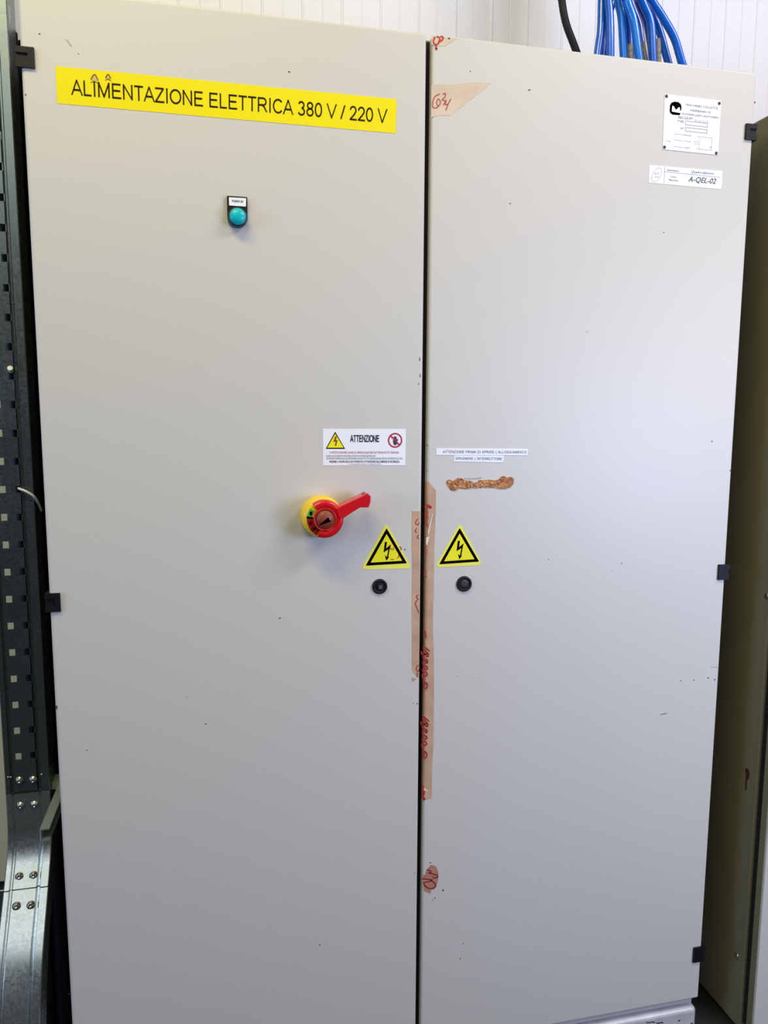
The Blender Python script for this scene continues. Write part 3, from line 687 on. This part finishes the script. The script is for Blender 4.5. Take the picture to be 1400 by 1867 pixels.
strokes(b, [[(846, 872.5), (858, 873), (870, 872.3), (878, 870.5)]], 3, .0007)
o = b.build('glue_residue', [M_glue, M_gluep, mat('glue_dark', srgb(132, 66, 30), .5), M_grey], None, at(875, 880)); tag(o, 'crusty orange-brown dried glue smear below the white label strips', 'glue stain')

# ------------------------------------------------------------------ cable tray on the left
TY = 0.20; TXR = -0.0580; TXL = TXR - 0.0760
Z1 = at(90, 1440, TY).z; ZT = 2.35
def gY(z):                                      # front plane of the tray as a function of height
    q_ = max(0.0, min(len(_bend) - 1.001, (ZT - z) / .001)); i_ = int(q_)
    return TY - (_bend[i_] + (_bend[i_ + 1] - _bend[i_]) * (q_ - i_))
def _slope(z):                                  # lean of the tray face: straight, bent out, then easing back
    K = [(9, 0), (Z1 - .055, 0), (.452, .80), (.372, .80), (.235, .28), (-1, .28)]
    for (z1, s1), (z0, s0) in zip(K, K[1:]):
        if z1 >= z >= z0: return s1 + (s0 - s1) * (z1 - z) / (z1 - z0)
    return 0
_bend = [0.0]
for _k in range(2400): _bend.append(_bend[-1] + .001 * _slope(ZT - _k * .001))
PROF = [(0.0, .055), (0.0, .0015), (.0015, 0.0), (.0090, 0.0), (.0110, .0040), (.0135, .0040), (.0155, .0015), (.0545, .0015), (.0570, .0050), (.0595, .0050), (.0620, 0.0), (.0745, 0.0), (.0760, .0015), (.0760, .055)]
tray = empty('cable_tray', (TXL + .05, TY + .03, 0), 'vertical galvanised cable tray with square perforations along the left edge of the photo', 'cable tray')
def prof_pt(u, d, z, s=0.0): return Vector((TXL + u, gY(z) + d + s, z))
# perforated section
ZH0 = at(16, 1093, TY).z; PH = 0.0493
HX = [at(16, 1093, TY).x - TXL, at(44, 1092, TY).x - TXL]; HW, HH = .0052, .0062
b = MB()
zl = [];  z = ZH0
while z < ZT - .06: z += PH
k0 = z; zs = []
while k0 > Z1 + .035: zs.append(k0); k0 -= PH
def strip(u0, d0, u1, d1, za, zb, off=0.0): b.add([prof_pt(u0, d0, za, off), prof_pt(u1, d1, za, off), prof_pt(u1, d1, zb, off), prof_pt(u0, d0, zb, off)], [(0, 1, 2, 3)], 0)
TH = .0016
for off in (0.0,):
    for i in range(len(PROF) - 1):
        (u0, d0), (u1, d1) = PROF[i], PROF[i + 1]
        if i not in (6, 12): strip(u0, d0, u1, d1, ZT, Z1)
    # web between the grooves: tiles with two square holes
    ua, ub = PROF[6][0], PROF[7][0]; hx = HX
    cuts = [ua, hx[0] - HW, hx[0] + HW, hx[1] - HW, hx[1] + HW, ub]
    edges = [ZT] + [e for zc in zs for e in (zc + HH, zc - HH)] + [Z1]
    for j in range(len(edges) - 1):
        for i in range(5):
            if j % 2 == 1 and i in (1, 3):       # hole: show the sheet's cut edge
                for (a_, b_) in [((cuts[i], edges[j]), (cuts[i + 1], edges[j])), ((cuts[i + 1], edges[j]), (cuts[i + 1], edges[j + 1])), ((cuts[i + 1], edges[j + 1]), (cuts[i], edges[j + 1])), ((cuts[i], edges[j + 1]), (cuts[i], edges[j]))]:
                    p, q = prof_pt(a_[0], .0015, a_[1]), prof_pt(b_[0], .0015, b_[1]); dd_ = Vector((0, TH, 0)); b.add([p, q, q + dd_, p + dd_], [(0, 1, 2, 3)])
                continue
            strip(cuts[i], .0015, cuts[i + 1], .0015, edges[j], edges[j + 1])
# right flange with slots
sl = []
z = ZT - .05; q = 0
fe = [ZT]
for zc in [zz for zz in zs]:
    fe += [zc + .012, zc - .014]
fe.append(Z1)
dcut = [.0015, .014, .018, .030, .034, .055]
for j in range(len(fe) - 1):
    for i in range(5):
        if j % 2 == 1 and (i == 1 if (j // 2) % 2 == 0 else i == 3): continue
        b.add([Vector((TXR, TY + dcut[i], fe[j])), Vector((TXR, TY + dcut[i + 1], fe[j])), Vector((TXR, TY + dcut[i + 1], fe[j + 1])), Vector((TXR, TY + dcut[i], fe[j + 1]))], [(0, 1, 2, 3)])
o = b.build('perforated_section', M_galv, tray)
def plain(name, za, zb, off, mt):
    n_ = 60; b = MB()
    for (u0, d0), (u1, d1) in zip(PROF, PROF[1:]):
        V = []
        for k in range(n_ + 1):
            z = za + (zb - za) * k / n_; V += [prof_pt(u0, d0, z, off), prof_pt(u1, d1, z, off)]
        b.add(V, [(2 * k, 2 * k + 1, 2 * k + 3, 2 * k + 2) for k in range(n_)], 0, True)
    for z in (za, zb):                           # folded end of the sheet
        for (u0, d0), (u1, d1) in zip(PROF, PROF[1:]): b.add([prof_pt(u0, d0, z, off), prof_pt(u1, d1, z, off), prof_pt(u1, d1 + .0016, z, off), prof_pt(u0, d0 + .0016, z, off)], [(0, 1, 2, 3)])
    o = b.build(name, mt, tray)
    return o
def surf(px, py):
    Y = TY
    for _ in range(30): p = at(px, py, Y); Y = Y * .5 + .5 * gY(p.z)
    return at(px, py, Y)
ZJ = surf(60, 1620).z
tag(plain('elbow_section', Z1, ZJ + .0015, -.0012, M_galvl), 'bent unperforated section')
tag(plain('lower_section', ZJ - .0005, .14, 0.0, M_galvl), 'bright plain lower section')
b = MB(); b.box(TXL + .0005, TXR - .0005, TY - .0008, TY + .001, Z1 - .001, Z1 + .0012); b.build('joint', M_dark, tray)
for (px, py) in [(35, 1423), (60, 1422), (37, 1469), (62.5, 1467), (35, 1598), (61, 1596), (29.8, 1652), (56.2, 1650)]:
    p = surf(px, py); b = MB(); tilt = (0, -1, 0.0 if py < 1500 else .35)
    b.lathe(p, [(.0072, -.001), (.0072, .001), (.0050, .0012), (.0048, .0035), (.0038, .0050), (.0022, .0052), (.0018, .0035), (.0002, .0035)], 20, axis=tilt)
    b.build('bolt', M_bolt, tray)
b = MB(); p = surf(76, 1412); b.lathe(p, [(.0022, -.001), (.0020, .0012), (.0002, .0016)], 10); b.build('rivet', M_bolt, tray)
for px in (15, 19.5):
    b = MB(); p = surf(px, 1417); b.lathe(p, [(.0020, -.001), (.0018, .0010), (.0002, .0014)], 10); b.build('rivet', M_bolt, tray)

# cable ties through the tray
def cyl_tie(pts, r, name, label):
    b = MB(); b.tube(smooth_path(pts, 6), r, 8); o = b.build(name, M_tie, None, pts[0]); tag(o, label, 'cable tie', 'white cable ties on the tray'); return o
cyl_tie([at(34, 890, TY + .008), at(36, 891.5, TY - .004), at(46, 895, TY - .010), at(58, 902, TY - .010), at(65, 909, TY - .004), at(71, 920, TY + .010), at(75, 931, TY + .022)], .0022, 'cable_tie', 'white cable tie tail curling out of the tray toward the left door')
cyl_tie([at(20, 676, TY + .006), at(19.5, 675, TY - .004), at(18, 671, TY - .012)], .0045, 'cable_tie', 'short white cable tie stub in a hole high on the tray')

# channel bracket between tray and cabinet
br0 = at(72, 1512, .04); bw = at(90, 1510, .04).x - br0.x; bh = br0.z - at(75, 1534, .04).z
b = MB(); x0, x1, z1, z0 = br0.x, br0.x + bw, br0.z, br0.z - bh; t = .0022; YB = .275
b.box(x0, x1, .04, YB, z1 - t, z1); b.box(x0, x1, .04, YB, z0, z0 + t); b.box(x0, x0 + t, .04, YB, z0 + t, z1 - t); b.box(TXR + .0005, x0, .215, .25, z0 + .004, z1 - .004)
o = b.build('strut_bracket', mat('strut_steel', (.42, .47, .43, 1), .4, .55), None, (x0, .2, z0)); tag(o, 'short grey steel channel bracket jutting out between cable tray and left door', 'bracket')

# added black cables behind the tray, keeping the gap beside the cabinet dark
for i, (x, y, r) in enumerate([(-.020, .300, .012), (-.048, .302, .012), (-.076, .300, .012), (-.104, .302, .012), (-.030, .334, .012), (-.060, .335, .012), (-.090, .334, .012), (-.118, .325, .0085)]):
    P = [(x + .002 * math.sin(z * 3), y + .002 * math.cos(z * 4), z) for z in [0.0 + 1.95 * k / 24 for k in range(25)]]
    b = MB(); b.tube(P, r, 12); o = b.build('added_gap_cable', M_cblack, None, (x, y, 0)); tag(o, 'thick black cable added to darken the gap between tray and left door', 'cable', 'black cables added to darken the gap behind the tray')

# ------------------------------------------------------------------ neighbouring cabinets
nb = empty('side_cabinet', (1.65, .2, 0), 'olive-shaded beige cabinet standing at the right edge of the photo', 'cabinet')
NX, NT = 1.30, 1.856
b = MB(); b.box(NX + .0, 2.1, -.004, .42, .012, NT); b.build('cabinet_body', M_paint_shade, nb, bevel=.003)
b = MB(); b.box(NX + .006, 2.09, -.018, -.0035, .03, NT - .02); b.build('door_gasket', M_dark, nb)
b = MB(); b.box(NX + .002, 2.1, -.041, -.034, .02, NT - .004); nd = b.build('door', M_paint, nb, bevel=.002)
b = MB(); b.box(NX + .003, 2.1, -.034, -.018, .02, NT - .004); tag(b.build('door_return', M_paint_shade, nb, bevel=.001), 'folded door edge with shade put into its olive colour')
b = MB(); b.box(NX + .012, 2.09, .0, .41, 0, .0125); b.build('base', M_dark, nb)
def side(px, py, off=0.0008):
    r = RIGHT * (px - 700) + DOWN * (py - 933.5) + FWD * F; return CAM + r * ((NX - off - CAM.x) / r.x)
b = MB()
for L in [[(1358, 1402), (1361, 1400), (1365, 1404), (1366.5, 1412), (1364, 1420), (1361, 1424), (1361, 1438), (1358.5, 1442), (1358.5, 1424), (1359.5, 1414)]]:
    b.poly([side(x, y) for x, y in L])
b.build('rust_stain', M_rust, nb)
for (px, py) in [(1343, 1743), (1398, 1087)]:
    p = side(px, py); b = MB(); b.lathe(p, [(.006, -.001), (.006, .001), (.0035, .0016), (.0002, .0016)], 14, axis=(-1, 0, 0)); b.build('screw', M_bolt, nb)
p = side(1360, 590); b = MB(); b.box(NX - .006, NX + .001, p.z and .18, .26, side(1360, 650).z, side(1360, 530).z); b.build('side_handle', M_dark, nb)

M_cream = mat('cream_paint', (0.56, 0.54, 0.37, 1), 0.5)
lb = empty('side_cabinet', (-.6, .4, 0), 'olive-beige cabinet behind the cable tray at the left edge', 'cabinet')
b = MB(); b.box(-1.1, -.1335, .345, .45, .33, 2.2); b.build('cabinet_body', M_cream, lb, bevel=.003)
b = MB(); b.box(-1.1, -.1335, .335, .45, 0.0, .318); b.build('plinth', M_galv, lb, bevel=.003)
b = MB(); b.box(-1.09, -.14, .36, .445, .316, .332); b.build('spacer', M_dark, lb)

# ------------------------------------------------------------------ cables above the cabinet
def cable(name, pxs, Y, r, mt, label, cat='cable', group=None, bottom=None):
    P = [at(x, y, Y) for x, y in pxs]
    if name != 'grey_cable': P.insert(0, P[0] + Vector((0, 0, .40)))
    if bottom is None:
        e = P[-1]; d_ = (P[-1] - P[-2]).normalized(); dz = (TOP - .002 - e.z) / d_.z; P.append(Vector((e.x + d_.x * dz, Y, TOP - .002)))
    b = MB(); b.tube(smooth_path(P, 8), r, 14); o = b.build(name, mt, None, P[-1]); return tag(o, label, cat, group)
GB = 'blue cables entering the top of the right door side'
GB = 'blue cables dropping onto the cabinet top'
cable('black_cable', [(1018, -60), (1024, 0), (1032, 43), (1050, 92)], .24, .0072, M_cblack, 'thick black cable curving down behind the top edge of the right door')
bl = [([(1099, -60), (1097, 0), (1095.5, 54), (1090, 96)], .20, M_blue, 'leftmost cable of the blue bundle, bending left at its foot'),
      ([(1104, -60), (1109, 0), (1112, 40), (1112.5, 99)], .185, M_blue, 'second cable from the left in the blue bundle'),
      ([(1124, -60), (1127, 0), (1133, 32), (1137, 101)], .19, M_bluel, 'bright blue cable left of the first grey sheath'),
      ([(1130, -60), (1137, 0), (1146, 43), (1148, 84)], .215, M_blued, 'dark blue cable ending in the left grey sheath'),
      ([(1134, -60), (1143, 0), (1155, 39), (1164, 103)], .170, M_bluel, 'bright blue cable between the two left grey sheaths'),
      ([(1138, -60), (1149, 0), (1164, 43), (1170, 80)], .225, M_blued, 'dark blue cable ending in the middle grey sheath'),
      ([(1152, -60), (1170, 0), (1186, 43), (1190, 107)], .19, M_blue, 'thick blue cable left of the right grey sheath'),
      ([(1157, -60), (1178, 0), (1200, 50), (1217, 110)], .245, M_blue, 'second blue cable from the right'),
      ([(1158, -60), (1188, 0), (1206, 28), (1229, 69), (1243, 114)], .216, M_blue, 'rightmost blue cable, arching furthest out'),
      ([(1108, -60), (1116, 0), (1103, 45), (1098, 100)], .225, M_blued, 'dark blue cable crossing behind the two leftmost blue cables'),
      ([(1143, -60), (1161, 0), (1177, 35), (1186, 80), (1189, 107)], .262, M_blued, 'dark blue cable behind the thick blue one')]
for i, (p, Y, mt, lab) in enumerate(bl):
    cable('blue_cable', p, Y, .0078 if i not in (3, 5) else .007, mt, lab, 'cable', GB)
for (p, Y, lab) in [([(1147.5, 82), (1148, 104)], .207, 'grey-brown sheath end left in the blue bundle'), ([(1170, 78), (1173, 106)], .217, 'grey-brown sheath end in the middle of the blue bundle'), ([(1198, 72), (1199.5, 110)], .2, 'grey-brown sheath end right in the blue bundle')]:
    cable('grey_cable', p, Y, .0064, M_cgrey, lab, 'cable', 'grey sheath ends among the blue cables')
